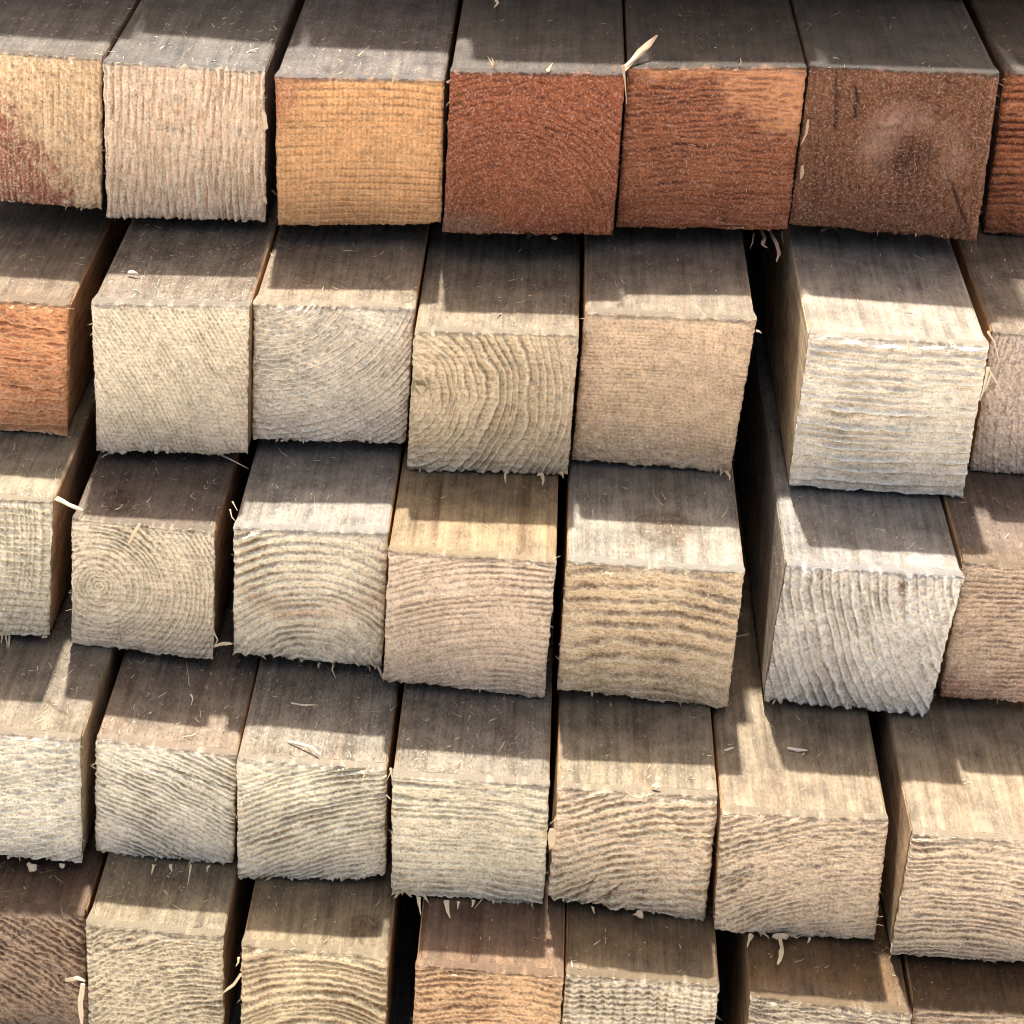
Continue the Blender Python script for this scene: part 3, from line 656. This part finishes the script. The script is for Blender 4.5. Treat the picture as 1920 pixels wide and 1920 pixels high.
def fuzz_mesh(q, P, ns, rng, nfz, depth):
    """loose fibres standing on the top near the end and along the torn rim"""
    TL, TR, BR, BL = q
    w = np.linalg.norm(TR - TL)
    out_v, out_f, nvt = [], [], 0
    def add(base, d, l, wd, curl=0.4):
        nonlocal nvt
        v, f = spikes(base, d, l, wd, rng, curl)
        out_v.append(v); out_f.append(f + nvt); nvt += len(v)
    # top
    n = nfz
    a = rng.uniform(0.02, 0.98, n); y = rng.uniform(0.002, depth, n)
    keep = fbm(a * 7, y * 160, int(rng.integers(1e6)), 2) > rng.uniform(-0.35, 0.6, n)
    a, y = a[keep], y[keep]; n = len(a)
    base = TL + (TR - TL) * a[:, None]; base[:, 1] += y; base[:, 2] -= 0.0001
    ang = rng.normal(math.pi / 2, 0.9, n) + math.pi * (rng.random(n) < 0.35)
    lift = np.abs(rng.normal(0.12, 0.25, n))
    d = np.stack([np.cos(ang), np.sin(ang), lift], 1)
    add(base, d, rng.gamma(1.2, 0.0007, n) + 0.0004, rng.gamma(2.0, 0.00007, n) + 0.00006, 0.18)
    # bottom rim: torn out by the saw, lying forward over the timber below
    n = int(40 * P['fringe']) + 3
    a = rng.uniform(0.01, 0.99, n)
    base = BL + (BR - BL) * a[:, None] + ns * 0.0002; base[:, 2] += 0.0008
    if P['cut']:
        ok = a < P['cut'][0] - 0.02; base, a = base[ok], a[ok]; n = len(a)
    cl = noise(a * 9, 0 * a, int(rng.integers(1e6))) > rng.uniform(-0.2, 0.8, n)
    base, a = base[cl], a[cl]; n = len(a)
    d = np.stack([rng.normal(0, 0.5, n), -np.ones(n), rng.normal(-0.05, 0.25, n)], 1)
    add(base, d, np.minimum(rng.gamma(1.1, 0.0010, n) + 0.0006, 0.005), rng.uniform(0.0003, 0.0011, n), 0.3)
    # sides and top edge
    for (A, B, cnt, side) in ((TL, BL, 6, -1), (TR, BR, 6, 1), (TL, TR, 7, 0)):
        a = rng.uniform(0.02, 0.95, cnt)
        base = A + (B - A) * a[:, None] + ns * -0.0006
        base[:, 0] -= side * 0.0002
        if side:
            d = np.stack([side * np.abs(rng.normal(0.6, 0.4, cnt)), -np.abs(rng.normal(0.6, 0.5, cnt)), rng.normal(0, 0.5, cnt)], 1)
        else:
            base[:, 2] -= 0.0002
            d = np.stack([rng.normal(0, 0.5, cnt), -np.abs(rng.normal(0.3, 0.5, cnt)), np.abs(rng.normal(0.8, 0.3, cnt))], 1)
        add(base, d, rng.gamma(1.5, 0.0005, cnt) + 0.0003, rng.uniform(0.00012, 0.0003, cnt))
    # tiny flakes caught on the sawn face
    n = int(60 + 260 * P['fleck'] ** 2)
    a, b = rng.uniform(0.02, 0.98, n), rng.uniform(0.02, 0.98, n)
    base = (TL * ((1 - a) * (1 - b))[:, None] + TR * (a * (1 - b))[:, None] + BR * (a * b)[:, None] + BL * ((1 - a) * b)[:, None]) + ns * 0.00015
    d = np.stack([rng.normal(0, 1, n), -np.abs(rng.normal(0.25, 0.3, n)), rng.normal(0, 1, n)], 1)
    add(base, d, rng.gamma(1.6, 0.00035, n) + 0.0003, rng.uniform(0.00012, 0.0004, n))
    return np.concatenate(out_v), np.concatenate(out_f)

QUADS_NP = {k: np.array(v) for k, v in QUADS.items()}
ROOTS, PALES = {}, {}
GROUP = 'sawn timbers stacked crosswise in courses'

def make_timber(key, q, P, label, group, seed, hi=True, name='timber'):
    rng = np.random.default_rng(seed * 7 + 1)
    org = np.array([(q[2][0] + q[3][0]) / 2, min(q[2][1], q[3][1]), min(q[2][2], q[3][2])])
    root = empty(name, org)
    root['label'] = label
    root['category'] = 'timber'
    root['group'] = group
    ql = q - org
    off = (seed * 0.37, seed * 0.11, seed * 0.23)
    early, late = cream(albedo(grey(P['col'][0], P['mute']), 1.15)), cream(albedo(grey(P['col'][1], P['mute'] * 0.7), 0.64))
    stain = albedo(grey(P['stain'][0], 0.2), 1.1) if P['stain'] else late
    V, F = beam_mesh(ql)
    knots = [(TLx + (q[0] - org)[0], ky, kr) for (TLx, ky, kr) in P['knots']]
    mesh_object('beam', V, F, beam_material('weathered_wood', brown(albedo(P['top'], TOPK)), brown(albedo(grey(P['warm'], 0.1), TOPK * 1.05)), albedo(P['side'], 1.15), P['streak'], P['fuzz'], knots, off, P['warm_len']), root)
    V, F, at, ns = end_grain_mesh(ql, P, seed, hi)
    mesh_object('end_grain', V, F, end_material('sawn_end_grain', early, late, stain, P['fleck'], off, brown(albedo(grey(tuple(0.7 * x + 0.3 * y for x, y in zip(P['top'], P['warm'])), 0.1), TOPK))), root, True, at)
    pale = albedo(tuple(c * 0.35 + d for c, d in zip(P['col'][0], (155, 142, 118))))
    fm = fibre_material('torn_fibre_wood', pale)
    PALES[key] = fm
    if hi:
        tf = albedo(tuple(min(240, c * 0.85 + 15) for c in P['top']))
        V, F = fuzz_mesh(ql, P, ns, rng, int(60 + 800 * P['fuzz']), 0.06)
        o = mesh_object('torn_fibres', V, F, fm, root)
        o['kind'] = 'stuff'
    ROOTS[key] = (root, org)
    return root

TOPK = 0.25
for i, (key, spec) in enumerate(TIMBERS.items()):
    P = dict(DEF); P.update(spec)
    if key[0] == '1':                                      # the top course: fresher colour, darker flanks
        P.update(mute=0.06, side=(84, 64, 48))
    make_timber(key, QUADS_NP[key], P, P['label'], GROUP, i + 1)

# ------------------------------------------------------------------ the courses above and below the picture
def outer_course(z, h, xs, yf, seed, label, group):
    for i, (a, b) in enumerate(zip(xs[:-1], xs[1:])):
        y = yf(0.5 * (a + b))
        q = np.array([[a + 0.0006, y, z + h], [b - 0.0006, y, z + h], [b - 0.0006, y, z], [a + 0.0006, y, z]])
        P = dict(DEF)
        make_timber('outer%d_%d' % (seed, i), q, P, label, group, seed + i, False)
above = 'sawn timber of the courses lying above the top edge of the picture'
XS0 = [0.094, 0.131, 0.1755, 0.223, 0.2715, 0.3205, 0.371, 0.430, 0.482]
Y_ABOVE = [-0.1429, -0.1417, -0.1345, -0.1335, -0.1534, -0.1507, -0.1533, -0.1155]
def y_above(x): return Y_ABOVE[max(i for i in range(8) if XS0[i] <= x)]
outer_course(0.0110, 0.0455, XS0, lambda x: max(y_above(x) + 0.004, -0.150), 60, above, 'timbers above the picture')
outer_course(0.0570, 0.0480, XS0, y_above, 70, above, 'timbers above the picture')
below_z = -0.2540
XS6 = [0.112, 0.152, 0.196, 0.236, 0.279, 0.318, 0.362, 0.405, 0.447]
outer_course(below_z, 0.0395, XS6, lambda x: -0.402 - 0.003 * math.sin(90 * x), 80, 'sawn timber of the lowest course, almost wholly below the picture', 'timbers below the picture')

# ------------------------------------------------------------------ splinters and chips
def sliver_mesh(kind, pts, w, rng):
    pts = np.array(pts)
    if kind in ('chip', 'tag'):                            # a short thick flake with an uneven outline
        a, b = pts[0], pts[-1]
        mid, ax = (a + b) / 2, b - a
        L = np.linalg.norm(ax); ax = ax / L
        view = np.array([0, -0.7, 0.7]); view /= 1.0
        sd = np.cross(ax, view); sd /= np.linalg.norm(sd)
        up = np.cross(sd, ax)
        if up[2] < 0: up = -up
        n = 9
        o = []
        for i in range(n):
            t = 2 * math.pi * i / n
            k = rng.uniform(0.5, 1.25)
            if kind == 'tag':
                cx, cy = np.clip(1.35 * math.cos(t), -1, 1), np.clip(1.35 * math.sin(t), -1, 1)
            else:
                cx, cy = math.cos(t) * k, math.sin(t) * k
            o.append(mid + ax * cx * L / 2 + sd * cy * w / 2)
        o = np.array(o)
        thick = w * 0.16
        top = mid + (o - mid) * 0.75 + up * thick
        bot = o - up * thick * 0.5
        V = np.concatenate([bot, o, top, [mid + up * thick * 1.25]])
        F = [tuple(reversed(range(n)))]
        for r in range(2):
            for i in range(n):
                j = (i + 1) % n
                F.append((r * n + i, r * n + j, (r + 1) * n + j, (r + 1) * n + i))
        for i in range(n):
            F.append((2 * n + i, 2 * n + (i + 1) % n, 3 * n))
        return V, F
    if len(pts) == 2:
        mid = (pts[0] + pts[1]) / 2 + rng.normal(0, 1, 3) * np.linalg.norm(pts[1] - pts[0]) * 0.06
        pts = np.array([pts[0], mid, pts[1]])
    # resample
    res = []
    for i in range(len(pts) - 1):
        for t in (0.0, 0.5):
            res.append(pts[i] * (1 - t) + pts[i + 1] * t)
    res.append(pts[-1]); pts = np.array(res)
    n = len(pts); k = 5
    V, F = [], []
    for i, p in enumerate(pts):
        d = pts[min(i + 1, n - 1)] - pts[max(i - 1, 0)]; d /= np.linalg.norm(d)
        s = np.cross(d, [0.1, -0.7, 0.7]); s /= np.linalg.norm(s)
        t = np.cross(d, s)
        f = i / (n - 1)
        rad = w * 0.5 * ((1.0 - 0.25 * abs(f - 0.4) * 2) if kind == 'stick' else (1.05 - 0.85 * f))
        if kind == 'stick' and f == 1: rad *= 0.45
        for j in range(k):
            a = 2 * math.pi * j / k
            rr = rad * rng.uniform(0.6, 1.2)
            V.append(p + s * math.cos(a) * rr + t * math.sin(a) * rr * 0.35)
    for i in range(n - 1):
        for j in range(k):
            jj = (j + 1) % k
            F.append((i * k + j, i * k + jj, (i + 1) * k + jj, (i + 1) * k + j))
    F.append(tuple(reversed(range(k)))); F.append(tuple(range((n - 1) * k, n * k)))
    return np.array(V), F

LOOSE = ['bright star-shaped wood chip lying in the shade on top of a timber',
         'straw-thin pale splinter lying across a brown shaded timber top near its lit edge',
         'tiny pale splinter lying beside a crack between two brown timber tops']
loose_mat = fibre_material('pale_splinter_wood', albedo((235, 215, 185)))
rng = np.random.default_rng(5)
li = 0
flake_mat = fibre_material('flake_wood', albedo((205, 205, 196), 0.42))
for (owner, kind, pts, w) in SLIVERS:
    V, F = sliver_mesh(kind, pts, w, rng)
    if owner is None:
        org = V.mean(0); org[2] = V[:, 2].min()
        o = mesh_object('wood_chip' if kind == 'chip' else 'splinter', V - org, F, loose_mat)
        o.location = org
        o['label'] = LOOSE[li]; li += 1
        o['category'] = 'splinter' if kind != 'chip' else 'wood chip'
        continue
    if owner == 'top': owner = 'outer60_4'
    root, org = ROOTS[owner]
    nm = {'tag': 'pale_flake', 'chip': 'wood_flake'}.get(kind, 'splinter')
    mesh_object(nm, V - org, F, flake_mat if kind == 'tag' else PALES[owner], root)

# ------------------------------------------------------------------ ground in front of and beneath the stack
def ground_material():
    N = Nodes('pale_gravel_ground')
    p = N.coords((1, 1, 1), (0, 0, 0))
    a = N.noise(p, 3.0, 4); b = N.noise(p, 90.0, 3)
    c = N.mix(a, (0.54, 0.51, 0.48, 1), (0.64, 0.61, 0.57, 1))
    c = N.mix(N.ramp(b, 0.45, 0.65), c, (0.48, 0.46, 0.43, 1))
    return N.finish(c, 0.9, b, 0.6, 0.004)
S = 600.0
xs = [-S, -60, -6, -1, 0.0, 0.3, 0.6, 1.5, 6, 60, S]
zs = below_z - 0.0005
V = [(x, y, zs) for y in xs for x in xs]
n = len(xs)
F = [(j * n + i, j * n + i + 1, (j + 1) * n + i + 1, (j + 1) * n + i) for j in range(n - 1) for i in range(n - 1)]
g = mesh_object('ground', V, F, ground_material())
g['kind'] = 'structure'
